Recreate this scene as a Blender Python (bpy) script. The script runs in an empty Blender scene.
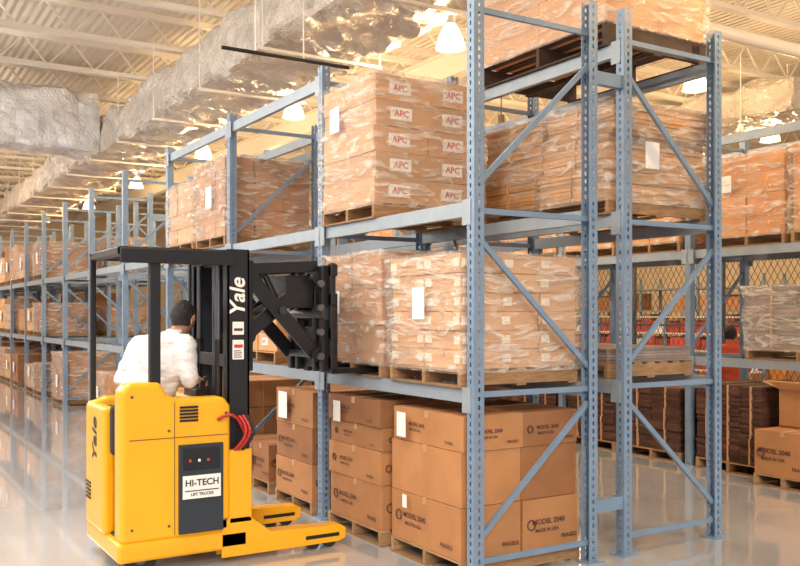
import bpy, math, random, bmesh
from mathutils import Vector, Matrix, noise
sc = bpy.context.scene
try:
    sc.view_settings.view_transform = 'Standard'
except Exception: pass

# ------------------------------------------------------------------ materials
MATS = {}
def mat(name, col, rough=0.6, metal=0.0, var=0.0, nscale=8.0, island=0.0, bump=0.0, bscale=40.0, emis=None, estr=0.0, coat=0.0, stretch=(1,1,1)):
    m = bpy.data.materials.new(name); m.use_nodes = True
    nt = m.node_tree; b = nt.nodes['Principled BSDF']
    b.inputs['Roughness'].default_value = rough
    b.inputs['Metallic'].default_value = metal
    b.inputs['Coat Weight'].default_value = coat
    b.inputs['Base Color'].default_value = (*col, 1)
    tc = nt.nodes.new('ShaderNodeTexCoord'); mp = nt.nodes.new('ShaderNodeMapping')
    mp.inputs['Scale'].default_value = stretch
    nt.links.new(tc.outputs['Object'], mp.inputs['Vector'])
    cur = None
    if var > 0:
        n = nt.nodes.new('ShaderNodeTexNoise'); n.inputs['Scale'].default_value = nscale; n.inputs['Detail'].default_value = 5
        nt.links.new(mp.outputs['Vector'], n.inputs['Vector'])
        r = nt.nodes.new('ShaderNodeMapRange'); r.inputs['From Min'].default_value = .3; r.inputs['From Max'].default_value = .7
        r.inputs['To Min'].default_value = 1 - var; r.inputs['To Max'].default_value = 1 + var
        nt.links.new(n.outputs['Fac'], r.inputs['Value']); cur = r.outputs['Result']
    if island > 0:
        g = nt.nodes.new('ShaderNodeNewGeometry')
        r = nt.nodes.new('ShaderNodeMapRange'); r.inputs['To Min'].default_value = 1 - island; r.inputs['To Max'].default_value = 1 + island
        nt.links.new(g.outputs['Random Per Island'], r.inputs['Value'])
        if cur is None: cur = r.outputs['Result']
        else:
            mm = nt.nodes.new('ShaderNodeMath'); mm.operation = 'MULTIPLY'
            nt.links.new(cur, mm.inputs[0]); nt.links.new(r.outputs['Result'], mm.inputs[1]); cur = mm.outputs[0]
    if cur is not None:
        v = nt.nodes.new('ShaderNodeVectorMath'); v.operation = 'SCALE'; v.inputs[0].default_value = col
        nt.links.new(cur, v.inputs['Scale']); nt.links.new(v.outputs['Vector'], b.inputs['Base Color'])
    if bump > 0:
        n = nt.nodes.new('ShaderNodeTexNoise'); n.inputs['Scale'].default_value = bscale; n.inputs['Detail'].default_value = 4
        nt.links.new(mp.outputs['Vector'], n.inputs['Vector'])
        bp = nt.nodes.new('ShaderNodeBump'); bp.inputs['Strength'].default_value = bump; bp.inputs['Distance'].default_value = 0.05
        nt.links.new(n.outputs['Fac'], bp.inputs['Height']); nt.links.new(bp.outputs['Normal'], b.inputs['Normal'])
    if emis:
        b.inputs['Emission Color'].default_value = (*emis, 1); b.inputs['Emission Strength'].default_value = estr
    MATS[name] = m
    return m

mat('rack_blue', (.19,.27,.38), .42, .1, .08, 6)
mat('beam_grey', (.29,.34,.39), .42, .1, .08, 6)
mat('carton', (.42,.19,.072), .7, 0, .08, 5, .16)
mat('carton_light', (.57,.30,.13), .7, 0, .08, 5, .12)
mat('carton_brown', (.30,.125,.048), .7, 0, .08, 5, .16)
mat('carton_orange', (.54,.21,.03), .6, 0, .1, 5, .15)
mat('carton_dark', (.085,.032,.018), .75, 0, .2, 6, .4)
mat('sheets', (.50,.26,.10), .75, 0, .15, 8, .3)
mat('grey_goods', (.25,.19,.165), .6, 0, .15, 8, .3)
mat('tape', (.50,.29,.15), .3)
mat('tape_light', (.78,.66,.52), .35)
mat('ink', (.10,.04,.035), .7)
mat('label_white', (.85,.83,.79), .6)
mat('label_red', (.6,.05,.04), .6)
mat('pallet_wood', (.30,.17,.08), .8, 0, .25, 10, .3, stretch=(1,6,6))
mat('pallet_dark', (.06,.035,.025), .8, 0, .25, 10, .3)
mat('yellow_paint', (.85,.40,.006), .3, 0, .05, 3, coat=.3)
mat('black_paint', (.010,.010,.012), .38, 0)
mat('black_rubber', (.018,.018,.02), .8)
mat('steel', (.16,.16,.17), .35, .8)
mat('dark_panel', (.025,.032,.042), .35)
mat('red_hose', (.42,.02,.015), .4)
mat('white_paint', (.8,.79,.76), .5)
mat('sweatshirt', (.74,.75,.78), .9, 0, .05, 10, bump=.6, bscale=9, stretch=(1,1,2))
mat('trousers', (.20,.24,.32), .9, 0, .1, 20)
mat('red_shirt', (.6,.09,.04), .9)
mat('skin', (.46,.22,.13), .55)
mat('hair', (.016,.010,.008), .6, bump=.6, bscale=60)
mat('eye_white', (.8,.8,.8), .3)
mat('shoe', (.04,.03,.03), .6)
mat('joist_paint', (.86,.81,.74), .5)
mat('pipe_paint', (.74,.70,.66), .4)
mat('fence_wire', (.10,.11,.12), .5, .4)
mat('red_crate', (.50,.07,.05), .5, 0, 0, 8, .3)
mat('lamp_glow', (1,.8,.5), .4, emis=(1,.74,.34), estr=7)
mat('lamp_metal', (.20,.17,.14), .4, .5)
mat('wall_paint', (.76,.60,.42), .8, 0, .05, 1)
mat('duct_tape', (.80,.76,.72), .35, .4)

def foil(name,col,metal,rough):
    m = mat(name, col, rough, metal, .14, 2.3)
    nt = m.node_tree; b = nt.nodes['Principled BSDF']
    tc = nt.nodes.new('ShaderNodeTexCoord')
    n = nt.nodes.new('ShaderNodeTexNoise'); n.inputs['Scale'].default_value = 3; n.inputs['Detail'].default_value = 6; n.inputs['Distortion'].default_value = 1.0
    v = nt.nodes.new('ShaderNodeTexVoronoi'); v.inputs['Scale'].default_value = 7; v.feature='DISTANCE_TO_EDGE'
    v2 = nt.nodes.new('ShaderNodeTexVoronoi'); v2.inputs['Scale'].default_value = 3; v2.distance='CHEBYCHEV'
    nt.links.new(tc.outputs['Object'], n.inputs['Vector']); nt.links.new(n.outputs['Color'], v.inputs['Vector']); nt.links.new(tc.outputs['Object'], v2.inputs['Vector'])
    ad = nt.nodes.new('ShaderNodeMath'); ad.operation='ADD'
    nt.links.new(v.outputs['Distance'], ad.inputs[0]); nt.links.new(v2.outputs['Distance'], ad.inputs[1])
    bp = nt.nodes.new('ShaderNodeBump'); bp.inputs['Strength'].default_value = .7; bp.inputs['Distance'].default_value = .12
    nt.links.new(ad.outputs[0], bp.inputs['Height']); nt.links.new(bp.outputs['Normal'], b.inputs['Normal'])
foil('duct_foil',(.86,.78,.70),.22,.24)
foil('duct_film',(.93,.93,.94),.12,.2)

def wrapmat():
    m = bpy.data.materials.new('stretch_wrap'); m.use_nodes = True; nt = m.node_tree
    b = nt.nodes['Principled BSDF']; out = nt.nodes['Material Output']
    b.inputs['Base Color'].default_value = (.93,.86,.78,1); b.inputs['Roughness'].default_value = .10; b.inputs['Specular IOR Level'].default_value = .9
    tr = nt.nodes.new('ShaderNodeBsdfTransparent'); mx = nt.nodes.new('ShaderNodeMixShader')
    tc = nt.nodes.new('ShaderNodeTexCoord'); mp = nt.nodes.new('ShaderNodeMapping')
    mp.inputs['Rotation'].default_value = (.35,.6,.2); mp.inputs['Scale'].default_value = (1.2,1.2,5)
    n = nt.nodes.new('ShaderNodeTexNoise'); n.inputs['Scale'].default_value = 2.6; n.inputs['Detail'].default_value = 10; n.inputs['Distortion'].default_value = 1.6
    nt.links.new(tc.outputs['Object'], mp.inputs['Vector']); nt.links.new(mp.outputs['Vector'], n.inputs['Vector'])
    r = nt.nodes.new('ShaderNodeMapRange'); r.inputs['From Min'].default_value = .47; r.inputs['From Max'].default_value = .80
    r.inputs['To Min'].default_value = .17; r.inputs['To Max'].default_value = .85  # pale, denser streaks put sheen highlights into the film's colour
    nt.links.new(n.outputs['Fac'], r.inputs['Value']); nt.links.new(r.outputs['Result'], mx.inputs['Fac'])
    nt.links.new(tr.outputs[0], mx.inputs[1]); nt.links.new(b.outputs[0], mx.inputs[2]); nt.links.new(mx.outputs[0], out.inputs['Surface'])
    bp = nt.nodes.new('ShaderNodeBump'); bp.inputs['Strength'].default_value = 1.0; bp.inputs['Distance'].default_value = .06
    nt.links.new(n.outputs['Fac'], bp.inputs['Height']); nt.links.new(bp.outputs['Normal'], b.inputs['Normal'])
    MATS['stretch_wrap'] = m
wrapmat()

def floormat():
    m = mat('polished_concrete', (.46,.465,.48), .15, 0, .08, .7, coat=1.0)
    nt = m.node_tree; b = nt.nodes['Principled BSDF']
    b.inputs['Coat Roughness'].default_value = .04; b.inputs['Coat IOR'].default_value = 1.6
    tc = nt.nodes.new('ShaderNodeTexCoord')
    n = nt.nodes.new('ShaderNodeTexNoise'); n.inputs['Scale'].default_value = 1.4; n.inputs['Detail'].default_value = 7
    nt.links.new(tc.outputs['Object'], n.inputs['Vector'])
    r = nt.nodes.new('ShaderNodeMapRange'); r.inputs['To Min'].default_value = .05; r.inputs['To Max'].default_value = .20
    nt.links.new(n.outputs['Fac'], r.inputs['Value']); nt.links.new(r.outputs['Result'], b.inputs['Roughness'])
floormat()
def deckmat():
    m = mat('roof_deck', (.84,.76,.66), .6)
    nt = m.node_tree; b = nt.nodes['Principled BSDF']
    tc = nt.nodes.new('ShaderNodeTexCoord')
    w = nt.nodes.new('ShaderNodeTexWave'); w.inputs['Scale'].default_value = 2.0; w.bands_direction = 'X'
    nt.links.new(tc.outputs['Object'], w.inputs['Vector'])
    bp = nt.nodes.new('ShaderNodeBump'); bp.inputs['Strength'].default_value = .8; bp.inputs['Distance'].default_value = .05
    nt.links.new(w.outputs['Fac'], bp.inputs['Height']); nt.links.new(bp.outputs['Normal'], b.inputs['Normal'])
deckmat()

# ------------------------------------------------------------------ mesh builder
class MB:
    def __init__(s): s.v=[]; s.f=[]; s.m=[]; s.sm=[]; s.mats=[]
    def mi(s, name):
        if name not in s.mats: s.mats.append(name)
        return s.mats.index(name)
    def add(s, vs, fs, m, smooth=False):
        o=len(s.v); s.v += [tuple(p) for p in vs]; k=s.mi(m)
        for f in fs: s.f.append(tuple(i+o for i in f)); s.m.append(k); s.sm.append(smooth)
    def box(s,x0,x1,y0,y1,z0,z1,m,rot=0.0):
        vs=[(x,y,z) for x in(x0,x1) for y in(y0,y1) for z in(z0,z1)]
        if rot:
            cx,cy=(x0+x1)/2,(y0+y1)/2; c,q=math.cos(rot),math.sin(rot)
            vs=[(cx+(x-cx)*c-(y-cy)*q, cy+(x-cx)*q+(y-cy)*c, z) for x,y,z in vs]
        s.add(vs,[(0,1,3,2),(4,6,7,5),(0,4,5,1),(2,3,7,6),(0,2,6,4),(1,5,7,3)],m)
    def beam(s,p,q,w,h,m,up=(0,0,1)):
        p=Vector(p);q=Vector(q);d=(q-p).normalized();u=Vector(up)
        if abs(d.dot(u))>.98:u=Vector((0,1,0))
        a=d.cross(u).normalized();b=a.cross(d).normalized();a*=w/2;b*=h/2
        vs=[p-a-b,p-a+b,p+a-b,p+a+b,q-a-b,q-a+b,q+a-b,q+a+b]
        s.add(vs,[(0,1,3,2),(4,6,7,5),(0,4,5,1),(2,3,7,6),(0,2,6,4),(1,5,7,3)],m)
    def cyl(s,p,q,r,m,n=12,r2=None,cap=True):
        p=Vector(p);q=Vector(q);d=(q-p).normalized();u=Vector((0,0,1)) if abs(d.z)<.9 else Vector((1,0,0))
        a=d.cross(u).normalized();b=d.cross(a).normalized();r2=r if r2 is None else r2
        vs=[p+(a*math.cos(t)+b*math.sin(t))*r for t in [2*math.pi*i/n for i in range(n)]]
        vs+=[q+(a*math.cos(t)+b*math.sin(t))*r2 for t in [2*math.pi*i/n for i in range(n)]]
        s.add(vs,[(i,(i+1)%n,n+(i+1)%n,n+i) for i in range(n)],m,True)
        if cap:
            s.add(vs,[tuple(range(n))[::-1],tuple(range(n,2*n))],m)
    def tube(s,pts,r,m,n=8):
        for a,b in zip(pts[:-1],pts[1:]): s.cyl(a,b,r,m,n)
    def extr(s,poly,axis,a0,a1,m):
        n=len(poly)
        def P(p,a):
            return (p[0],a,p[1]) if axis=='y' else ((a,p[0],p[1]) if axis=='x' else (p[0],p[1],a))
        vs=[P(p,a0) for p in poly]+[P(p,a1) for p in poly]
        s.add(vs,[(i,(i+1)%n,n+(i+1)%n,n+i) for i in range(n)]+[tuple(range(n))[::-1],tuple(range(n,2*n))],m)
    def glyphs(s,geo,size,pos,X,Y,m):
        X=Vector(X)*size;Y=Vector(Y)*size;P=Vector(pos)
        s.add([P+X*a+Y*c for a,c in geo[0]],geo[1],m)
    def obj(s,name,parent=None,origin=(0,0,0),bevel=0,seg=2,recalc=True):
        o=Vector(origin)
        me=bpy.data.meshes.new(name); me.from_pydata([tuple(Vector(v)-o) for v in s.v],[],s.f)
        for k in s.mats: me.materials.append(MATS[k])
        me.polygons.foreach_set('material_index',s.m); me.polygons.foreach_set('use_smooth',s.sm); me.update()
        bm=bmesh.new(); bm.from_mesh(me); bmesh.ops.recalc_face_normals(bm,faces=bm.faces); bm.to_mesh(me); bm.free()
        ob=bpy.data.objects.new(name,me); sc.collection.objects.link(ob)
        if parent: ob.parent=parent
        else: ob.location=o
        if bevel:
            md=ob.modifiers.new('bevel','BEVEL'); md.width=bevel; md.segments=seg; md.limit_method='ANGLE'; md.angle_limit=math.radians(40)
        return ob
def empty(name,loc):
    e=bpy.data.objects.new(name,None); e.location=loc; e.empty_display_size=.2; sc.collection.objects.link(e); return e
def textgeo(body):
    cu=bpy.data.curves.new('t','FONT'); cu.body=body; cu.size=1; cu.align_x='CENTER'; cu.align_y='CENTER'; cu.offset=.025; cu.resolution_u=2
    ob=bpy.data.objects.new('t',cu); sc.collection.objects.link(ob)
    dg=bpy.context.evaluated_depsgraph_get(); dg.update()
    me=bpy.data.meshes.new_from_object(ob.evaluated_get(dg))
    g=([(v.co.x,v.co.y) for v in me.vertices],[tuple(p.vertices) for p in me.polygons])
    bpy.data.objects.remove(ob); bpy.data.meshes.remove(me); return g
TG={k:textgeo(k) for k in ('APC','MODEL 2040','MADE IN USA','FRAGILE')}
def text(name,body,size,pos,X,Y,m,parent,origin,ext=.001,shear=0):
    cu=bpy.data.curves.new(name,'FONT'); cu.body=body; cu.size=size; cu.extrude=ext; cu.align_x='CENTER'; cu.align_y='CENTER'; cu.shear=shear; cu.offset=size*.02
    cu.materials.append(MATS[m])
    ob=bpy.data.objects.new(name,cu); sc.collection.objects.link(ob)
    X=Vector(X);Y=Vector(Y);Z=X.cross(Y)
    M=Matrix((X,Y,Z)).transposed().to_4x4(); M.translation=Vector(pos)-Vector(origin)
    ob.parent=parent; ob.matrix_local=M
    return ob

# ------------------------------------------------------------------ room
b=MB(); b.box(-12,26,-6,46,-.1,0,'polished_concrete'); b.obj('floor')
b=MB(); b.box(-12,26,-3,46,7.4,7.5,'roof_deck'); b.obj('ceiling')
b=MB(); b.box(26,26.2,-6,46,0,7.5,'wall_paint'); b.obj('wall_right')
b=MB(); b.box(-12,26,46,46.2,0,7.5,'wall_paint'); b.obj('wall_back')
b=MB()
y=-2.0
while y<45:
    b.box(-12,26,y-.06,y+.06,7.30,7.40,'joist_paint'); b.box(-12,26,y-.07,y+.07,6.77,6.85,'joist_paint')
    x=-12
    while x<25.5:
        b.beam((x,y,6.82),(x+.45,y,7.34),.03,.03,'joist_paint'); b.beam((x+.45,y,7.34),(x+.9,y,6.82),.03,.03,'joist_paint'); x+=.9
    y+=2.3
b.obj('roof_joists')
b=MB()
for x in (-6.5,1.5,9.5,17.5):
    b.box(x-.12,x+.12,-3,46,6.74,6.77,'joist_paint'); b.box(x-.015,x+.015,-3,46,6.3,6.76,'joist_paint'); b.box(x-.12,x+.12,-3,46,6.28,6.31,'joist_paint')
b.obj('roof_girders')

def duct(name,axis,a0,a1,c0,c1,z0,z1,seed,m='duct_foil'):
    b=MB(); step=.14; n=int((a1-a0)/step); per=[]
    K=12
    for i in range(K): per.append((c0+(c1-c0)*i/K,z0))
    for i in range(K): per.append((c1,z0+(z1-z0)*i/K))
    for i in range(K): per.append((c1-(c1-c0)*i/K,z1))
    for i in range(K): per.append((c0,z1-(z1-z0)*i/K))
    cc=(c0+c1)/2; zc=(z0+z1)/2; N=len(per); vs=[]
    for j in range(n+1):
        a=a0+(a1-a0)*j/n
        for (c,z) in per:
            e=noise.noise(Vector((a*1.3+seed,c*1.6,z*1.6)))*.14+abs(noise.noise(Vector((a*4+seed,c*4,z*4))))*.11
            if j%9==0: e-=.04
            if j%9==1: e-=.02
            dx=(c-cc)/(c1-cc); dz=(z-zc)/(z1-zc)
            L=(abs(dx)**6+abs(dz)**6)**(1/6.)
            c2=cc+(c-cc)/max(L,1)*(1+e/(c1-cc)) ; z2=zc+(z-zc)/max(L,1)*(1+e/(z1-zc))
            vs.append((c2,a,z2) if axis=='y' else (a,c2,z2))
    fs=[(j*N+i,j*N+(i+1)%N,(j+1)*N+(i+1)%N,(j+1)*N+i) for j in range(n) for i in range(N)]
    fs+=[tuple(range(N)),tuple(range(n*N,(n+1)*N))]
    b.add(vs,fs,m,False)
    a=a0+1.0
    while a<a1-.5:
        for c in (c0-.05,c1+.05):
            if axis=='y': b.cyl((c,a,z0-.08),(c,a,6.8),.012,'joist_paint',6)
            else: b.cyl((a,c,z0-.08),(a,c,6.8),.012,'joist_paint',6)
        if axis=='y': b.box(c0-.08,c1+.08,a-.02,a+.02,z0-.12,z0-.08,'duct_tape')
        else: b.box(a-.02,a+.02,c0-.08,c1+.08,z0-.12,z0-.08,'duct_tape')
        a+=2.5
    return b.obj(name)
duct('insulated_duct','y',-2.5,44,4.67,6.35,5.5,6.25,3)
duct('insulated_duct','x',-11,4.6,20,21.6,5.5,6.74,11,'duct_film')
duct('insulated_duct','y',10,44,14.3,15.6,5.6,6.2,23)

b=MB(); b.cyl((6.6,7.6,5.5),(25.9,7.6,5.5),.09,'pipe_paint',16)
for x in (9,13,17,21): b.cyl((x,7.6,5.5),(x,7.6,6.8),.012,'joist_paint',6)
b.obj('white_pipe')
b=MB(); b.cyl((3.5,9.5,4.86),(5.1,9.5,4.86),.022,'black_paint',10)
for x in (3.9,4.5): b.cyl((x,9.5,4.86),(x,9.5,6.78),.008,'joist_paint',6)
b.obj('sprinkler_pipe')

# lamps
b=MB()
b.cyl((0,0,.42),(0,0,1.2),.012,'lamp_metal',6)
b.cyl((0,0,.22),(0,0,.45),.07,'lamp_metal',16)
prof=[(.07,.22),(.10,.17),(.15,.08),(.185,-.02),(.20,-.09)]
for (r0,z0),(r1,z1) in zip(prof[:-1],prof[1:]): b.cyl((0,0,z0),(0,0,z1),r0,'lamp_glow',20,r1,False)
b.cyl((0,0,-.09),(0,0,-.11),.21,'lamp_metal',20,.21,False)
b.cyl((0,0,.18),(0,0,-.02),.045,'lamp_glow',12)
lamp0=b.obj('high_bay_lamp'); first=True
for (x,y) in [(7.0,10.1),(11.7,9.9),(7.0,15.2),(7.0,20.2),(11.7,15),(16.5,12),(11.7,20),(16.5,18),(7,26),(7,32),(11.7,27),(11.7,4.8),(2.0,3.0),(7.0,4.0),(-3,9),(-3,15.5),(-3,24),(20,22),(1.6,30),(1.6,38),(-3,4)]:
    if first: o=lamp0; first=False
    else:
        o=bpy.data.objects.new('high_bay_lamp',lamp0.data); sc.collection.objects.link(o)
    o.location=(x,y,5.65)
    l=bpy.data.lights.new('lamp_bulb','POINT'); l.energy=(235 if x>0 else 520); l.color=(1,.68,.35) if x>0 else (1,.92,.82); l.shadow_soft_size=.12  # the stronger, whiter lamps on the left are added out of view to brighten the ceiling
    lo=bpy.data.objects.new('lamp_bulb',l); sc.collection.objects.link(lo); lo.location=(0,0,-.3); lo.parent=o

# ------------------------------------------------------------------ racks
def plate(b,p,W,wdir,z0,z1,m):
    t=.004; hw=.009; pitch=.06; hh=.032
    def bx(a0,a1,zz0,zz1):
        if wdir=='y': b.box(p[0]-t/2,p[0]+t/2,p[1]+a0,p[1]+a1,zz0,zz1,m)
        else: b.box(p[0]+a0,p[0]+a1,p[1]-t/2,p[1]+t/2,zz0,zz1,m)
    bx(-W/2,-hw,z0,z1); bx(hw,W/2,z0,z1)
    z=z0
    while z<z1:
        bx(-hw,hw,z,min(z+pitch-hh,z1)); z+=pitch
def post(b,x,y,h,holes,side):
    W=.085
    if holes:
        plate(b,(x+side*W/2,y),W,'y',0,h,'rack_blue')
        plate(b,(x,y-W/2),W,'x',0,h,'rack_blue'); plate(b,(x,y+W/2),W,'x',0,h,'rack_blue')
    else:
        b.box(x-W/2,x+W/2,y-W/2,y+W/2,0,h,'rack_blue')
    b.box(x-.08,x+.08,y-.08,y+.08,0,.012,'rack_blue')
def frame(b,x0,x1,y,h,holes,flip):
    post(b,x0,y,h,holes,-1); post(b,x1,y,h,holes,1)
    for z in (.15,1.33,2.63,4.05 if h>4.1 else 3.9): b.beam((x0,y,z),(x1,y,z),.03,.04,'rack_blue')
    D=[(.30,1.22),(2.44,1.5),(2.82,3.8)]
    for za,zb in D:
        if flip: za,zb=zb,za
        b.beam((x0+.02,y,za),(x1-.02,y,zb),.03,.038,'rack_blue')
def beamline(b,x0,x1,ya,yb,L):
    for x in (x0,x1):
        b.box(x-.025,x+.025,ya+.045,yb-.045,L-.105,L,'beam_grey')
        for yy,s in ((ya+.045,1),(yb-.045,-1)):
            xx=x-.05 if x==x0 else x+.046
            b.box(min(xx,xx+.006),max(xx,xx+.006),min(yy,yy+s*.05)-(.05 if s>0 else 0),max(yy,yy+s*.05)+(.05 if s<0 else 0),L-.17,L+.01,'beam_grey')
YS=[5.1+2.37*k for k in range(15)]
L1,L2,L3=1.37,2.70,4.05
b=MB(); xa,xb=3.75,4.83
for k,y in enumerate(YS): frame(b,xa,xb,y,4.3 if k==0 else 4.2,k<3,False)
for k in range(14):
    beamline(b,xa,xb,YS[k],YS[k+1],L1); beamline(b,xa,xb,YS[k],YS[k+1],L2)
    if k in (1,2): beamline(b,xa,xb,YS[k],YS[k+1],4.1)
b.obj('pallet_rack')
b=MB(); xc,xd=5.20,6.26
for k,y in enumerate(YS): frame(b,xc,xd,y,4.3,k<2,True)
for k in range(14):
    beamline(b,xc,xd,YS[k],YS[k+1],L1); beamline(b,xc,xd,YS[k],YS[k+1],L2)
    if k<3: beamline(b,xc,xd,YS[k],YS[k+1],L3)
for k in (0,1,2,3,4,5):
    for z in (.42,3.72): b.box(xb+.043,xc-.043,YS[k]-.03,YS[k]+.03,z-.05,z+.05,'rack_blue')
b.obj('pallet_rack')
YR=[5.33+2.37*k-2.37 for k in range(12)]
b=MB(); xe,xf=9.0,10.05
for k,y in enumerate(YR): frame(b,xe,xf,y,4.3,False,True)
for k in range(11):
    beamline(b,xe,xf,YR[k],YR[k+1],L1); beamline(b,xe,xf,YR[k],YR[k+1],L2); beamline(b,xe,xf,YR[k],YR[k+1],L3)
b.obj('pallet_rack')

# ------------------------------------------------------------------ loads
def pallet(b,x0,x1,y0,y1,z,m='pallet_wood',h=.13):
    for yy in (y0,(y0+y1)/2-.02,y1-.04): b.box(x0,x1,yy,yy+.04,z+.016,z+h-.016,m)
    n=7
    for i in range(n):
        xx=x0+(x1-x0-.09)*i/(n-1); b.box(xx,xx+.09,y0,y1,z+h-.016,z+h,m)
    for xx in (x0,(x0+x1)/2-.045,x1-.09): b.box(xx,xx+.09,y0,y1,z,z+.016,m)
XF=((0,-1,0),(0,0,1)); YF=((1,0,0),(0,0,1))
def carton(b,x0,x1,y0,y1,z0,z1,m,label,ink,rnd):
    b.box(x0,x1,y0,y1,z0,z1,m,rot=rnd.uniform(-.012,.012))
    e=.009; cx,cy=(x0+x1)/2,(y0+y1)/2; h=z1-z0
    b.box(x0-.004,x1+.004,cy-.025,cy+.025,z1-.05,z1+.0035,'tape')
    if ink:
        zc=z0+h*.50
        def ring(P,U):
            r0=h*.10; P=Vector(P);U=Vector(U);Z=Vector((0,0,1))
            for q in range(12):
                a=2*math.pi*q/12;a2=a+.53
                b.beam(P+U*r0*math.cos(a)+Z*r0*math.sin(a),P+U*r0*math.cos(a2)+Z*r0*math.sin(a2),.007,.007,'ink')
        w=y1-y0
        ring((x0-e,y1-.12*w,zc),(0,1,0)); b.glyphs(TG['MODEL 2040'],h*.15,(x0-e,y1-.36*w,zc+.04*h),*XF,'ink'); b.glyphs(TG['MADE IN USA'],h*.10,(x0-e,y1-.34*w,zc-.13*h),*XF,'ink')
        b.glyphs(TG['FRAGILE'],h*.11,(x0-e,y0+.18*w,z0+h*.2),*XF,'ink')
        w=x1-x0
        if rnd.random()<.6:
            ring((x0+.14*w,y0-e,zc),(1,0,0)); b.glyphs(TG['MODEL 2040'],h*.15,(x0+.45*w,y0-e,zc+.04*h),*YF,'ink'); b.glyphs(TG['MADE IN USA'],h*.10,(x0+.42*w,y0-e,zc-.13*h),*YF,'ink')
        b.glyphs(TG['FRAGILE'],h*.11,(x1-.18*w,y0-e,z0+h*.2),*YF,'ink')
    if label in('x','xy'):
        b.box(x0-e,x0,cy-.02,cy+.13,z0+h*.3,z0+h*.72,'label_white'); b.glyphs(TG['APC'],h*.30,(x0-e-.002,cy+.055,z0+h*.51),*XF,'label_red')
    if label in('y','xy'):
        b.box(x0+.14,x0+.35,y0-e,y0,z0+h*.25,z0+h*.75,'label_white'); b.glyphs(TG['APC'],h*.36,(x0+.245,y0-e-.002,z0+h*.5),*YF,'label_red')
    if label=='edge':
        b.box(x0-e,x0,y0+.01,y0+.08,z0+h*.3,z0+h*.75,'tape_light'); b.box(x0-e,x0,y1-.10,y1-.01,z0+h*.3,z0+h*.75,'tape_light')
        b.box(x0+.01,x0+.09,y0-e,y0,z0+h*.3,z0+h*.75,'tape_light')
def wrap(b,x0,x1,y0,y1,z0,z1,seed):
    K=18; NZ=24; per=[]; o=.022
    x0-=o;x1+=o;y0-=o;y1+=o
    for i in range(K): per.append((x0+(x1-x0)*i/K,y0))
    for i in range(K): per.append((x1,y0+(y1-y0)*i/K))
    for i in range(K): per.append((x1-(x1-x0)*i/K,y1))
    for i in range(K): per.append((x0,y1-(y1-y0)*i/K))
    N=len(per); vs=[]; cx,cy=(x0+x1)/2,(y0+y1)/2
    for j in range(NZ+1):
        z=z0+(z1+.014-z0)*j/NZ
        for (x,y) in per:
            e=.016+noise.noise(Vector((x*4+seed,y*4,z*8+(x+y)*3)))*.024
            vs.append((x+e*(1 if x>cx else -1)*(abs(x-cx)/(x1-cx))**4,y+e*(1 if y>cy else -1)*(abs(y-cy)/(y1-cy))**4,z))
    fs=[(j*N+i,j*N+(i+1)%N,(j+1)*N+(i+1)%N,(j+1)*N+i) for j in range(NZ) for i in range(N)]+[tuple(range(NZ*N,(NZ+1)*N))]
    b.add(vs,fs,'stretch_wrap',True)
SEED=[0]
def load(name,x0,x1,y0,y1,z0,z1,nx,ny,nz,m='carton',wr=False,label=None,ink=True,pm='pallet_wood',jit=.012,sheet=None,skip=0,ph=.13,papers=(),hs=None):
    SEED[0]+=1; r=random.Random(SEED[0]*13)
    o=((x0+x1)/2,(y0+y1)/2,z0); e=empty(name,o)
    b=MB(); pallet(b,x0-.01,x1+.01,y0-.01,y1+.01,z0,pm,ph); b.obj('wooden_pallet',e,o)
    zb=z0+ph+.002; b=MB()
    hs=hs or [1]*nz; tot=sum(hs); zz=zb
    for k in range(nz):
        H=(z1-zb)*hs[k]/tot; za=zz; zz+=H
        for i in range(nx):
            for j in range(ny):
                if k==nz-1 and r.random()<skip and not(i==0 and j==0): continue
                a0=x0+(x1-x0)*i/nx+.003; a1=x0+(x1-x0)*(i+1)/nx-.003
                c0=y0+(y1-y0)*j/ny+.003; c1=y0+(y1-y0)*(j+1)/ny-.003
                dx=r.uniform(-jit,jit) ; dy=r.uniform(-jit,jit)
                if sheet:
                    n=max(3,int(H/sheet)); t=H/n
                    for q in range(n):
                        ex=r.uniform(-.012,.012); ey=r.uniform(-.012,.012)
                        b.box(a0+dx+ex,a1+dx+ex,c0+dy+ey,c1+dy+ey,za+q*t,za+(q+.9)*t,m)
                    b.box(a0+dx-.016,a1+dx+.016,(c0+c1)/2-.01,(c0+c1)/2+.01,za,zz-.002,'tape')
                else:
                    sm=m if isinstance(m,str) else m[r.randrange(len(m))]
                    carton(b,a0+dx,a1+dx,c0+dy,c1+dy,za,zz-.004,sm,label,ink and (i==0 or j==0) and r.random()<.75,r)
    for (face,u,z,w,h) in papers:
        if face=='x': b.box(x0-.045,x0-.043,u-w/2,u+w/2,z-h/2,z+h/2,'label_white')
        else: b.box(u-w/2,u+w/2,y0-.045,y0-.043,z-h/2,z+h/2,'label_white')
    b.obj('cartons',e,o,bevel=.004 if (not sheet and not ink) else 0,seg=1)
    if wr:
        b=MB(); wrap(b,x0,x1,y0,y1,zb-.03,z1,SEED[0]); b.obj('stretch_film',e,o)
    return e
N='pallet_of_cartons'
load(N,3.70,4.80,5.20,6.15,0,1.17,2,1,3,m=['carton','carton_brown'],papers=(('x',5.95,1.04,.13,.19),('x',5.9,.45,.06,.1)),hs=[1.1,1.15,.75])
load(N,3.68,4.75,6.30,7.22,0,1.19,2,1,4,m=['carton','carton_brown'],papers=(('x',7.0,1.05,.13,.18),),hs=[1.3,1,.7,.8])
load(N,3.70,4.75,7.62,8.45,0,1.16,2,1,3,m=['carton','carton_brown'],papers=(('x',8.2,1.0,.2,.26),))
load(N,3.75,4.7,8.75,9.6,0,.52,2,2,1,m='carton_brown',papers=(('x',9.2,.32,.1,.14),))
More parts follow.
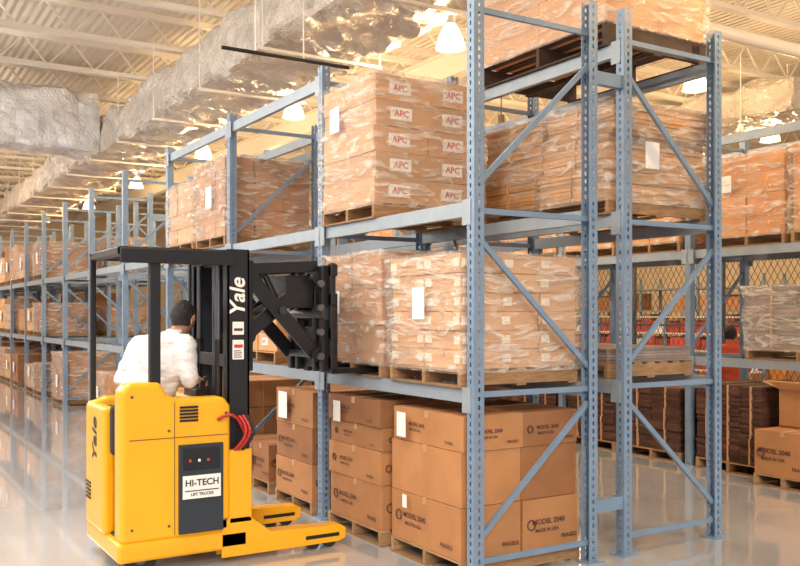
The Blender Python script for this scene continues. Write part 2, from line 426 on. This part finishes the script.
load(N,3.71,4.80,5.22,6.18,L1,2.34,3,2,6,m='carton_light',wr=True,label='edge',ink=False,papers=(('x',5.72,1.98,.17,.24),))
load(N,3.72,4.78,6.36,7.38,L1,2.42,2,2,3,m='carton',wr=True,ink=False,papers=(('x',7.1,2.0,.15,.2),))
load(N,3.71,4.80,6.46,7.40,L2,3.92,2,1,5,m='carton_light',wr=True,label='y',ink=False,papers=(('x',7.1,3.62,.18,.22),))
load(N,3.8,4.75,8.7,9.7,L1,1.9,2,2,2,m='carton_light',label='x',ink=False)
load(N,3.71,4.8,9.95,10.95,L2,3.75,3,3,6,m='carton',wr=True,label=None,ink=False,papers=(('x',10.4,3.3,.2,.26),))
load(N,3.71,4.8,11.1,12.1,L2,3.6,3,3,4,m='carton_light',wr=True,ink=False)
load(N,3.75,4.75,10.1,11.0,0,1.1,2,2,3,ink=False); load(N,3.75,4.75,11.1,12.0,0,.9,2,2,3,ink=False)
load('pallet_of_cardboard_bundles',5.15,6.30,5.22,6.85,L2,3.62,1,2,3,m='sheets',wr=True,sheet=.03,jit=.05,papers=(('y',5.6,3.2,.16,.22),))
load('pallet_of_wrapped_goods',5.15,6.32,5.25,6.9,L3,5.0,2,2,2,m='carton_light',wr=True,pm='pallet_dark',ph=.2,ink=False)
load('pallet_of_flat_panels',5.22,6.2,5.3,6.9,L1,1.62,1,1,1,m='grey_goods',sheet=.02)
load(N,5.22,6.2,7.6,8.7,0,1.15,2,2,3,m='carton_brown'); load(N,5.22,6.2,8.8,9.7,0,1.15,2,2,3,m='carton_brown')
load(N,5.22,6.2,8.7,9.7,L1,2.4,2,2,3,m='carton_brown'); load(N,5.22,6.2,7.6,8.6,L1,2.2,2,2,3)
load(N,5.22,6.2,10,11,0,1.2,2,2,3,m='carton_brown',ink=False); load(N,5.22,6.2,11.1,12.1,L1,2.3,2,2,3,wr=True,ink=False)
r=random.Random(5)
for row,(xx0,xx1) in enumerate(((3.72,4.8),(5.22,6.22))):
    for k in range(3,14):
        for lv,(zz) in enumerate((0,L1,L2)):
            for s in (0,1):
                y0=YS[k]+.1+s*1.13; y1=y0+1.02
                if k<7: p=(.3,.06,.0)[lv]
                else: p=.75
                if r.random()<p:
                    load(N,xx0,xx1,y0,y1,zz,zz+r.uniform(.65,1.1),2,2,3,m=r.choice(['carton','carton_light','carton_brown']),wr=r.random()<.6,ink=False,papers=(('x',y0+.4,zz+.5,.2,.26),) if r.random()<.5 else ())
load(N,8.98,10.0,6.35,7.35,L2,3.78,2,2,2,m='carton_orange',wr=True,ink=False,papers=(('x',7.1,3.45,.14,.2),))
load(N,8.98,10.0,5.42,6.25,L2,3.8,2,2,2,m='carton_orange',wr=True,ink=False)
load('pallet_of_wrapped_goods',8.98,10.0,5.5,6.85,L1,2.22,2,2,2,m='grey_goods',wr=True,sheet=.05,papers=(('x',5.95,1.85,.2,.2),))
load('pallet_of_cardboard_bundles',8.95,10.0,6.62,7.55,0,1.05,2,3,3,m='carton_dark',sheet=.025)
load(N,8.6,9.5,5.75,6.45,0,.62,1,1,1,m='carton',ink=True)
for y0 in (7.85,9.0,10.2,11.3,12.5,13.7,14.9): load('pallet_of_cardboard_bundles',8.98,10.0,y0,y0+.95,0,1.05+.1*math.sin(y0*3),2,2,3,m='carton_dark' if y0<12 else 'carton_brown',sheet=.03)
for y0 in (7.85,9.0,10.2,12.5,14.9): load(N,8.98,10.0,y0,y0+1.0,L2,L2+.75+.2*math.sin(y0),2,2,2,m='carton_orange',wr=True,ink=False)
b=MB(); x0,x1,y0,y1,z=8.95,9.48,5.80,6.4,.624
o=(x0,y0,z)
for a in ((x0,x0+.008,y0,y1),(x1-.008,x1,y0,y1),(x0,x1,y0,y0+.008),(x0,x1,y1-.008,y1)): b.box(*a,z+.01,z+.43,'carton')
b.box(x0,x1,y0,y1,z,z+.02,'carton')
b.beam((x0,(y0+y1)/2,z+.43),(x0-.2,(y0+y1)/2,z+.53),.6,.008,'carton_light'); b.beam(((x0+x1)/2,y1,z+.43),((x0+x1)/2,y1+.22,z+.50),.5,.008,'carton_light')
b.beam((x1,(y0+y1)/2,z+.43),(x1+.2,(y0+y1)/2,z+.53),.6,.008,'carton_light')
b.obj('open_carton',origin=o)

b=MB(); X=12.5
for y in [2+2*i for i in range(9)]: b.box(X-.03,X+.03,y-.03,y+.03,0,3.4,'fence_wire')
for z in (.1,1.7,3.38): b.box(X-.02,X+.02,2,18,z-.02,z+.02,'fence_wire')
y=2.0
while y<18:
    for s in (1,-1):
        ya=y
        yb=y+3.28*.6*s
        if 2<=yb<=18: b.beam((X,ya,.1),(X,yb,3.38),.008,.008,'fence_wire')
    y+=.12
b.obj('wire_mesh_partition')
b=MB()
for y in (11.5,13.5,15.5,17.5):
    for x in (15,15.6): b.box(x-.03,x+.03,y-.03,y+.03,0,1.95,'rack_blue')
for z in (.3,.75,1.15,1.5,1.85): b.box(14.97,15.63,11.5,17.5,z-.03,z,'white_paint')
for z in (.3,.75,1.15,1.5):
    y=11.6
    while y<17.3:
        w=r.uniform(.25,.4); hh=r.uniform(.2,.28); b.box(15.02,15.55,y,y+w,z,z+hh,'red_crate' if r.random()<.75 else 'label_white'); y+=w+.03
b.obj('shelf_of_red_crates')
# far shelving with small cartons along the right wall
b=MB()
for y in [8+2*i for i in range(11)]:
    for x in (19,19.8): b.box(x-.03,x+.03,y-.03,y+.03,0,2.9,'rack_blue')
for z in (.2,.8,1.4,2.0,2.6): b.box(18.97,19.83,8,28,z-.04,z,'beam_grey')
for z in (.2,.8,1.4,2.0):
    y=8.1
    while y<27.5:
        w=r.uniform(.3,.55); hh=r.uniform(.3,.5)
        if r.random()<.85: b.box(19.0+r.uniform(0,.06),19.75,y,y+w,z,z+hh,r.choice(['carton','carton_light','carton_brown','carton_orange']))
        y+=w+.03
b.obj('shelf_of_small_cartons')

# ------------------------------------------------------------------ people
def skin_obj(name,verts,edges,parent,origin,sub=2,matfn=None,mats=('skin',)):
    o=Vector(origin)
    me=bpy.data.meshes.new(name); me.from_pydata([tuple(Vector(v[0])-o) for v in verts],edges,[])
    ob=bpy.data.objects.new(name,me); sc.collection.objects.link(ob)
    sk=ob.modifiers.new('skin','SKIN'); sk.use_smooth_shade=True; sk.branch_smoothing=.6
    sd=me.skin_vertices[0].data
    for i,v in enumerate(verts):
        rr=v[1]; sd[i].radius=(rr,rr) if not isinstance(rr,tuple) else rr; sd[i].use_root=(i==0)
    sb=ob.modifiers.new('sub','SUBSURF'); sb.levels=sub; sb.render_levels=sub
    dg=bpy.context.evaluated_depsgraph_get(); dg.update()
    nm=bpy.data.meshes.new_from_object(ob.evaluated_get(dg))
    ob.modifiers.clear(); ob.data=nm; nm.materials.clear()
    for m in mats: nm.materials.append(MATS[m])
    for p in nm.polygons:
        p.use_smooth=True
        if matfn: p.material_index=matfn(p.center+o)
    ob.parent=parent
    return ob
def meta_body(name,caps,parent,origin,matfn,mats,res=.022,wr=.0):
    mb=bpy.data.metaballs.new(name); mb.resolution=res; mb.render_resolution=res; mb.threshold=.6
    ob=bpy.data.objects.new(name+'_src',mb); sc.collection.objects.link(ob)
    o=Vector(origin)
    for p,q,r1,r2 in caps:
        p=Vector(p);q=Vector(q);L=(q-p).length;n=max(1,int(L/(min(r1,r2)*.45)))
        for i in range(n+1):
            t=i/n; e=mb.elements.new(); e.type='BALL'; e.co=p.lerp(q,t)-o; e.radius=(r1+(r2-r1)*t)*1.32; e.stiffness=1.6
    dg=bpy.context.evaluated_depsgraph_get(); dg.update()
    nm=bpy.data.meshes.new_from_object(ob.evaluated_get(dg))
    bpy.data.objects.remove(ob)
    ob=bpy.data.objects.new(name,nm); sc.collection.objects.link(ob); nm.materials.clear()
    for m in mats: nm.materials.append(MATS[m])
    if wr:
        for v in nm.vertices:
            c=v.co; k=noise.noise(Vector((c.x*7,c.y*7,c.z*16)))+.5*noise.noise(c*22)
            v.co=c+v.normal*k*wr
    for p in nm.polygons:
        p.use_smooth=True; p.material_index=matfn(p.center+o)
    ob.parent=parent; return ob
def head(parent,origin,c,yaw,pitch=0,S=1.08):
    n1,n2=36,26; vs=[];dirs=[]
    def shape(nx,ny,nz):
        x=nx*.098;y=ny*.077;z=nz*.12
        if nz<0:
            y*=1-.28*(-nz)**1.2
            if nx<0: x*=1-.45*(-nz)
            else: x*=1-.08*(-nz)
        if nx>0:
            g=lambda a,b,sa,sb: math.exp(-((ny-a)/sa)**2-((nz-b)/sb)**2)
            x+=.028*g(0,-.12,.13,.16); x+=.008*g(0,.1,.1,.25)
            x-=.012*g(.36,.06,.18,.12); x-=.012*g(-.36,.06,.18,.12)
            x+=.008*g(0,-.47,.3,.06); x-=.004*g(0,-.4,.3,.03); x+=.012*g(0,-.78,.3,.15)
            x+=.005*g(0,.25,.6,.08)
        return Vector((x,y,z))
    M=Matrix.Rotation(yaw,3,'Z')@Matrix.Rotation(pitch,3,'Y')@Matrix.Scale(S,3); C=Vector(c)
    b=MB()
    for j in range(n2+1):
        th=math.pi*j/n2
        for i in range(n1):
            ph=2*math.pi*i/n1; d=(math.sin(th)*math.cos(ph),math.sin(th)*math.sin(ph),math.cos(th)); dirs.append(d); vs.append(C+M@shape(*d))
    F=[(j*n1+i,j*n1+(i+1)%n1,(j+1)*n1+(i+1)%n1,(j+1)*n1+i) for j in range(n2) for i in range(n1)]
    b.add(vs,F,'skin',True)
    hv=[]
    for d in dirs:
        k=1.085+.02*noise.noise(Vector(d)*6); p=shape(*d); hv.append(C+M@(p*k+Vector((-.002,0,.003))))
    HF=[]
    for f in F:
        cx=sum(dirs[i][0] for i in f)/4; cz=sum(dirs[i][2] for i in f)/4
        if (cx>.2 and cz>.55) or (cx<=.2 and cz>.1+.9*max(0,cx)) or (cx<-.12 and cz>-.5): HF.append(f)
    b.add(hv,HF,'hair',True)
    for s in (1,-1):
        for k in range(8):
            a0=math.pi*(-.6+1.6*k/8); a1=math.pi*(-.6+1.6*(k+1)/8)
            p=lambda a: C+M@Vector((-.005-.016*math.cos(a+1.2),s*(.079+.006*math.sin(a)**2),-.008+.03*math.sin(a+.3)))
            b.cyl(p(a0),p(a1),.006*S,'skin',8)
        b.cyl(C+M@Vector((-.008,s*.07,-.008)),C+M@Vector((-.008,s*.08,-.008)),.02,'skin',10)
        b.cyl(C+M@Vector((.075,s*.028,.008)),C+M@Vector((.0865,s*.028,.008)),.013,'eye_white',10,.008)
        b.cyl(C+M@Vector((.08,s*.028,.008)),C+M@Vector((.0875,s*.028,.008)),.005,'hair',8)
        b.beam(C+M@Vector((.094,s*.014,.028)),C+M@Vector((.088,s*.042,.03)),.008,.006,'hair')
    b.beam(C+M@Vector((.0945,-.02,-.053)),C+M@Vector((.0945,.02,-.053)),.006,.005,'red_hose')
    b.obj('head',parent,origin)
def hand(parent,origin,w,d,nrm,side,name,curl=1.0):
    w=Vector(w);d=Vector(d).normalized();n=Vector(nrm);n=(n-d*n.dot(d)).normalized();t=n.cross(d)*side
    V=[(w-d*.03,.026),(w,(.027,.022)),(w+d*.045,(.036,.018))];E=[(0,1),(1,2)]
    for k,(off,L) in enumerate(((.030,.070),(.010,.080),(-.010,.074),(-.029,.058))):
        p=w+d*.085+t*off; V.append((p,.0105)); i=len(V)-1; E.append((2,i)); dd=d.copy()
        for q in range(3):
            ang=(.55,.75,.55)[q]*curl; ax=dd.cross(n).normalized() if q==0 else ax
            dd=(Matrix.Rotation(-ang,3,ax)@dd); p=p+dd*L*(.42,.33,.25)[q]; V.append((p,(.0092,.0088,.0078)[q])); E.append((i,i+1)); i+=1
    p=w+d*.02+t*.03; V.append((p,.012)); i=len(V)-1; E.append((1,i))
    p=p+(d*.6+t*.6-n*.25).normalized()*.034; V.append((p,.0105)); E.append((i,i+1))
    p=p+(d*.8+t*.1-n*.5).normalized()*.028; V.append((p,.009)); E.append((i+1,i+2))
    skin_obj(name,V,E,parent,origin,2)
def person(name,origin,J,top,bottom,headpos,yaw,waist,pitch=0,b=1.0):
    e=empty(name,origin)
    j={k:Vector(v) for k,v in J.items()}
    sd=(j['shR']-j['shL']).normalized(); sd.z=0
    C=[]
    for k in (-.085,0,.085):
        C+=[(j['pelvis']+sd*k*.9,j['waist']+sd*k*1.05,.118*b,.118*b),(j['waist']+sd*k*1.05,j['chest']+sd*k*1.25,.118*b,.125*b),(j['chest']+sd*k*1.25,j['upper']+sd*k,.125*b,.09*b)]
    C+=[(j['shL'],j['upper'],.078*b,.085*b),(j['shR'],j['upper'],.078*b,.085*b),(j['upper'],j['neck'],.085,.06),(j['neck'],j['nape'],.055,.052)]
    for s in 'LR':
        C+=[(j['sh'+s],j['el'+s],.078*b,.060*b),(j['el'+s],j['wr'+s],.058*b,.040),(j['hip'+s],j['kn'+s],.098,.070),(j['kn'+s],j['an'+s],.068,.052)]
        C+=[(j['pelvis'],j['hip'+s],.11,.105)]
    nx=j['neck']; nz=nx.z+.03
    def fn(c):
        if c.z>nz and (Vector((c.x,c.y))-nx.xy).length<.1: return 2
        arm=min((c-j['elL']).length,(c-j['wrL']).length,(c-j['elR']).length,(c-j['wrR']).length,(c-j['elL'].lerp(j['wrL'],.5)).length,(c-j['elR'].lerp(j['wrR'],.5)).length)<.12
        return 0 if (c.z>waist or arm) else 1
    meta_body('clothed_body',C,e,origin,fn,(top,bottom,'skin'),.022,.014)
    for s in 'LR':
        a=j['an'+s]; t=j['toe'+s]; h=a-(t-a).normalized()*.05; h.z=t.z
        skin_obj('shoe_'+s.lower(),[((a.x,a.y,t.z+.03),(.045,.045)),(h,(.04,.035)),((a.lerp(t,.6).x,a.lerp(t,.6).y,t.z+.005),(.048,.036)),(t,(.042,.03)),(a,.045)],[(0,1),(0,2),(2,3),(0,4)],e,origin,2,None,('shoe',))
    head(e,origin,headpos,yaw,pitch,1.12)
    return e
PZ=.27
og=(1.98,6.98,PZ)
J=dict(pelvis=(1.95,6.97,1.17),waist=(1.98,6.98,1.32),chest=(2.03,6.985,1.50),upper=(2.10,6.985,1.66),neck=(2.18,6.98,1.745),nape=(2.23,6.98,1.80),
 shL=(1.94,7.10,1.655),elL=(1.82,7.17,1.39),wrL=(2.04,7.27,1.36),shR=(2.24,6.86,1.655),elR=(2.24,6.78,1.39),wrR=(2.36,6.95,1.38),
 hipL=(1.90,7.04,1.08),hipR=(2.00,6.91,1.08),knL=(2.03,7.10,.73),knR=(1.90,6.86,.73),anL=(1.97,7.10,.37),anR=(1.77,6.82,.37),toeL=(2.12,7.18,PZ+.035),toeR=(1.92,6.88,PZ+.035))
op=person('forklift_operator',og,J,'sweatshirt','trousers',(2.255,6.985,1.865),math.radians(38),1.12,.12,1.16)
hand(op,og,(2.05,7.275,1.36),(.9,.15,-.15),(0,0,1),-1,'hand_l',1.1)
hand(op,og,(2.375,6.965,1.38),(.6,.7,-.2),(0,0,1),1,'hand_r',1.1)
og2=(10.95,8.65,0)
J=dict(pelvis=(10.95,8.65,.93),waist=(10.95,8.65,1.08),chest=(10.97,8.66,1.25),upper=(10.98,8.67,1.38),neck=(11.0,8.68,1.47),nape=(11.01,8.69,1.54),
 shL=(10.82,8.78,1.38),elL=(10.76,8.84,1.10),wrL=(10.86,8.95,.95),shR=(11.14,8.55,1.38),elR=(11.2,8.52,1.10),wrR=(11.25,8.7,.95),
 hipL=(10.88,8.71,.84),hipR=(11.02,8.59,.84),knL=(10.9,8.74,.47),knR=(11.05,8.62,.47),anL=(10.88,8.72,.1),anR=(11.03,8.6,.1),toeL=(10.98,8.85,.035),toeR=(11.13,8.73,.035))
wk=person('warehouse_worker',og2,J,'red_shirt','trousers',(11.03,8.7,1.60),math.radians(50),.93,0,1)
hand(wk,og2,(10.87,8.96,.945),(.3,.7,-.5),(-.7,.3,.3),-1,'hand_l',.6)
hand(wk,og2,(11.26,8.71,.945),(.2,.7,-.5),(.7,.0,.3),1,'hand_r',.6)

# ------------------------------------------------------------------ reach truck
T=(2.4,7.0,0); tr=empty('reach_truck_forklift',T)
def part(fn,name,bev=.02,seg=3):
    b=MB(); fn(b); return b.obj(name,tr,T,bevel=bev,seg=seg)
def chassis(b):
    b.extr([(1.62,.10),(2.62,.10),(2.62,.25),(1.62,.25)],'y',6.5,7.5,'yellow_paint')
part(chassis,'chassis',.03)
def near_body(b):
    b.extr([(1.64,.24),(2.47,.24),(2.47,1.20),(2.42,1.27),(2.08,1.27),(1.98,1.30),(1.93,1.40),(1.70,1.40),(1.64,1.34)],'y',6.50,6.70,'yellow_paint')
part(near_body,'side_body',.035,4)
def front_body(b):
    b.box(2.30,2.46,6.705,7.48,.24,1.24,'yellow_paint')
part(front_body,'front_console',.03)
def far_body(b):
    b.extr([(1.62,.24),(2.46,.24),(2.46,1.22),(1.75,1.24),(1.62,1.20)],'y',7.36,7.50,'yellow_paint')
    b.box(1.60,1.70,6.86,7.44,.24,1.20,'yellow_paint')
part(far_body,'rear_body',.035,4)
def platform(b): b.box(1.66,2.3,6.7,7.36,.24,.268,'black_rubber')
part(platform,'operator_platform',.004,1)
def pad(b): b.box(1.64,1.76,6.74,6.84,.85,1.22,'black_rubber'); b.box(1.70,1.78,6.86,7.3,.85,1.18,'black_rubber')
part(pad,'back_rest_pad',.03)
def panel(b):
    b.box(2.06,2.40,6.475,6.51,.27,.93,'dark_panel')
    b.box(2.09,2.37,6.468,6.48,.74,.90,'black_paint')
    for i in range(3): b.box(2.13+.07*i,2.15+.07*i,6.462,6.47,.80,.82,'label_red' if i!=1 else 'label_white')
part(panel,'battery_panel',.01)
def vents(b):
    for i in range(5): b.box(2.07,2.21,6.492,6.503,1.10+.025*i,1.115+.025*i,'black_paint')
    for i in range(5): b.box(1.592,1.603,7.25,7.40,.45+.03*i,.465+.03*i,'black_paint')
    b.box(2.085,2.375,6.462,6.478,.53,.70,'label_white')
    b.box(2.10,2.36,6.458,6.464,.585,.592,'ink')
    b.box(1.70,2.44,6.494,6.503,.985,.989,'ink')
    b.box(2.03,2.034,6.495,6.503,.27,1.25,'ink')
    for (x,z) in ((1.72,1.30),(1.72,.34),(1.99,1.04),(1.99,.34),(2.43,1.15),(2.43,.34)): b.cyl((x,6.503,z),(x,6.494,z),.011,'steel',10)
    b.box(2.50,2.59,6.541,6.548,1.55,1.70,'label_white'); b.box(2.50,2.59,6.541,6.548,1.74,1.84,'label_white'); b.box(2.51,2.58,6.538,6.546,1.64,1.665,'label_red'); b.box(2.51,2.58,6.538,6.546,1.77,1.79,'ink')
    for q in range(4): b.box(2.51,2.575-.01*(q%2),6.538,6.546,1.565+.016*q,1.571+.016*q,'ink')
part(vents,'decals_and_vents',0)
text('logo_mast','Yale',.17,(2.545,6.545,2.03),(0,0,1),(-1,0,0),'label_white',tr,T,.001,.2)
text('logo_rear','Yale',.20,(1.598,7.12,.93),(0,0,1),(0,1,0),'black_paint',tr,T,.001,.2)
text('dealer_plate','HI-TECH',.068,(2.23,6.46,.645),(1,0,0),(0,0,1),'dark_panel',tr,T)
text('dealer_plate_small','LIFT TRUCKS',.03,(2.23,6.46,.56),(1,0,0),(0,0,1),'dark_panel',tr,T)
def wheels(b):
    b.cyl((1.80,6.56,.12),(1.80,6.68,.12),.12,'black_rubber',24); b.cyl((1.80,6.555,.12),(1.80,6.69,.12),.05,'steel',16)
    b.cyl((1.86,7.22,.15),(1.86,7.36,.15),.15,'black_rubber',24)
    for y in (6.57,7.43):
        b.cyl((3.33,y-.045,.066),(3.33,y+.045,.066),.064,'black_rubber',20); b.cyl((3.18,y-.045,.066),(3.18,y+.045,.066),.064,'black_rubber',20)
part(wheels,'wheels',0)
def legs(b):
    prof=[(2.40,.045),(3.40,.045),(3.46,.07),(3.46,.15),(3.42,.175),(2.80,.20),(2.62,.34),(2.40,.34)]
    for y0 in (6.50,7.36):
        b.extr(prof,'y',y0,y0+.022,'yellow_paint'); b.extr(prof,'y',y0+.118,y0+.14,'yellow_paint')
        b.extr([(2.40,.13),(3.46,.13),(3.46,.15),(3.42,.175),(2.80,.20),(2.62,.34),(2.40,.34)],'y',y0+.02,y0+.12,'yellow_paint')
        b.box(3.10,3.4,y0-.004,y0+.001,.09,.12,'black_paint')
    b.box(2.46,2.68,6.52,7.48,.08,.30,'yellow_paint')
part(legs,'base_legs',.006,2)
def mast(b):
    for ya,yb in ((6.55,6.65),(7.35,7.45)):
        s=1 if ya<7 else -1; yo=ya if s>0 else yb
        b.box(2.46,2.64,min(yo,yo+s*.018),max(yo,yo+s*.018),.2,2.40,'black_paint')
        b.box(2.46,2.48,ya,yb,.2,2.40,'black_paint'); b.box(2.62,2.64,ya,yb,.2,2.40,'black_paint')
        y1=yo+s*.07
        b.box(2.485,2.615,min(y1,y1+s*.05),max(y1,y1+s*.05),.32,2.36,'black_paint')
        y2=yo+s*.14
        b.box(2.50,2.60,min(y2,y2+s*.035),max(y2,y2+s*.035),.34,2.33,'dark_panel')
        b.cyl((2.47,yo+s*.22,.3),(2.47,yo+s*.22,1.7),.032,'black_paint',14); b.cyl((2.47,yo+s*.22,1.7),(2.47,yo+s*.22,2.30),.02,'steel',12)
        b.box(2.60,2.615,yo+s*.26-.012,yo+s*.26+.012,.4,2.30,'steel')
    for z in (.5,1.55,2.36): b.box(2.455,2.475,6.6,7.4,z-.06,z+.04,'black_paint')
    b.box(2.49,2.60,6.62,7.38,2.28,2.36,'black_paint')
    b.cyl((2.53,7.0,.3),(2.53,7.0,1.25),.05,'black_paint',16); b.cyl((2.53,7.0,1.25),(2.53,7.0,2.28),.03,'steel',14)
    b.box(2.46,2.64,6.5,6.56,.30,.86,'yellow_paint')
part(mast,'mast',.004,1)
def hoses(b):
    for k in range(3):
        pts=[(2.50+.03*k+.07*math.sin(t*2.6),6.50-.06*math.sin(t*math.pi),.86+.26*t) for t in [i/10 for i in range(11)]]
        b.tube(pts,.013,'red_hose' if k<2 else 'black_rubber',8)
    pts=[(2.36+.22*t,6.49-.05*math.sin(t*math.pi),1.10+.09*math.sin(t*math.pi)-.12*t) for t in [i/10 for i in range(11)]]
    b.tube(pts,.012,'red_hose',8)
    for k in range(3):
        b.tube([(2.58,6.8+.1*k,2.25),(2.75,6.8+.1*k,2.33),(2.9,6.8+.08*k,2.2),(3.05,6.85+.08*k,1.95)],.012,'black_rubber',8)
part(hoses,'hydraulic_hoses',0)
def guard(b):
    z0,z1=2.33,2.39
    b.box(1.64,2.50,6.52,6.59,z0,z1,'black_paint'); b.box(1.64,2.50,7.41,7.48,z0,z1,'black_paint')
    b.box(1.64,1.71,6.52,7.48,z0,z1,'black_paint'); b.box(2.43,2.50,6.52,7.48,z0,z1,'black_paint')
    for i in range(6): yy=6.68+.13*i; b.box(1.68,2.46,yy-.012,yy+.012,z0+.01,z1-.005,'black_paint')
    b.box(1.86,1.94,6.53,6.59,1.36,2.36,'black_paint')
    b.beam((1.66,7.45,1.18),(1.66,7.45,2.36),.045,.045,'black_paint',(0,1,0))
    b.beam((2.47,7.44,1.2),(2.47,7.44,2.36),.045,.045,'black_paint',(0,1,0))
    b.box(1.64,2.5,6.505,6.525,2.27,2.38,'black_paint')
part(guard,'overhead_guard',.008,2)
def reach(b):
    for y in (6.70,7.26):
        b.box(2.645,2.72,y-.03,y+.03,1.45,2.32,'black_paint')
    for z in (1.5,2.2): b.box(2.645,2.70,6.68,7.28,z-.06,z+.06,'black_paint')
    for y in (6.73,6.80,7.16,7.23):
        pa=(y in (6.73,7.23))
        if pa: b.beam((2.69,y,2.22),(3.30,y,1.56),.03,.12,'black_paint')
        else: b.beam((2.69,y,1.72),(3.30,y,2.20),.03,.12,'black_paint')
    b.cyl((2.99,6.69,1.93),(2.99,7.27,1.93),.035,'dark_panel',16)
    for (x,z) in ((2.69,2.22),(3.30,1.56),(2.69,1.72),(3.30,2.20)):
        b.cyl((x,6.68,z),(x,7.28,z),.03,'dark_panel',14); b.cyl((x,6.675,z),(x,6.69,z),.055,'black_paint',16)
    b.cyl((2.72,6.9,1.82),(3.22,6.9,2.05),.045,'black_paint',14); b.cyl((2.72,7.08,1.82),(3.22,7.08,2.05),.045,'black_paint',14)
    b.beam((2.70,6.75,2.26),(3.32,6.75,2.30),.04,.09,'black_paint'); b.beam((2.70,7.2,2.26),(3.32,7.2,2.30),.04,.09,'black_paint')
    b.box(3.05,3.30,6.78,7.18,1.95,2.22,'black_paint')
part(reach,'pantograph_reach_arms',.006,2)
def carriage(b):
    for y in (6.66,6.80,7.14,7.28): b.box(3.31,3.38,y-.028,y+.028,1.42,2.30,'black_paint')
    for z in (1.50,1.74,2.02,2.26): b.box(3.36,3.42,6.56,7.36,z-.05,z+.05,'black_paint')
    b.cyl((3.35,6.62,1.9),(3.35,7.3,1.9),.05,'dark_panel',16)
    for y in (6.60,7.32): b.box(3.36,3.41,y-.025,y+.025,1.44,2.32,'black_paint')
    for i in range(4): b.cyl((3.30,6.62,1.55+.2*i),(3.30,6.66,1.55+.2*i),.03,'steel',12)
part(carriage,'fork_carriage',.008,2)
def forks(b):
    for y in (6.66,7.12):
        b.extr([(3.42,1.40),(4.52,1.405),(4.55,1.42),(4.3,1.435),(3.47,1.445),(3.47,2.05),(3.42,2.05)],'y',y-.0,y+.11,'black_paint')
part(forks,'forks',.004,1)
def controls(b):
    b.box(2.33,2.45,6.9,7.2,1.24,1.30,'black_paint'); b.cyl((2.43,7.03,1.29),(2.43,7.03,1.38),.018,'black_rubber',12); b.cyl((2.43,6.99,1.37),(2.47,7.07,1.38),.018,'black_rubber',12)
    b.cyl((2.16,7.30,1.31),(2.16,7.42,1.31),.018,'black_rubber',12); b.cyl((2.16,7.40,1.2),(2.16,7.40,1.31),.018,'black_rubber',12)
part(controls,'controls',.004,1)

# ------------------------------------------------------------------ lighting
w=bpy.data.worlds.new('world'); sc.world=w; w.use_nodes=True
w.node_tree.nodes['Background'].inputs['Color'].default_value=(.95,.96,1,1); w.node_tree.nodes['Background'].inputs['Strength'].default_value=.65
def area(name,loc,tgt,size,e,col):
    l=bpy.data.lights.new(name,'AREA'); l.energy=e; l.size=size; l.color=col; l.shape='SQUARE'
    o=bpy.data.objects.new(name,l); sc.collection.objects.link(o); o.location=loc
    o.rotation_euler=(Vector(tgt)-Vector(loc)).to_track_quat('-Z','Y').to_euler()
area('added_fill_light',(0,8,6.7),(0,8,0),3,340,(1,.97,.93))  # overhead fill lights added above the aisles; the roof has no skylights
area('added_fill_light',(0,14,6.7),(0,14,0),3,340,(1,.97,.93))
area('added_fill_light',(0,28,6.7),(0,28,0),4,450,(1,.95,.9))
area('added_fill_light',(7.6,10,6.6),(7.6,10,0),2,180,(1,.88,.7))
s=bpy.data.lights.new('fill_sun','SUN'); s.energy=2.0; s.angle=math.radians(18); s.color=(1,.94,.85)  # flash-like fill added from behind the camera, through the open side
so=bpy.data.objects.new('fill_sun',s); sc.collection.objects.link(so); so.rotation_euler=Vector((.42,.8,-.42)).to_track_quat('-Z','Y').to_euler()

# ------------------------------------------------------------------ camera
cam=bpy.data.cameras.new('camera'); co=bpy.data.objects.new('camera',cam); sc.collection.objects.link(co)
co.location=(0,0,1.9); co.rotation_euler=(math.pi/2,0,-math.radians(31.5))
cam.lens=895/800*36; cam.sensor_width=36; cam.shift_y=31/800; cam.clip_end=200
sc.camera=co
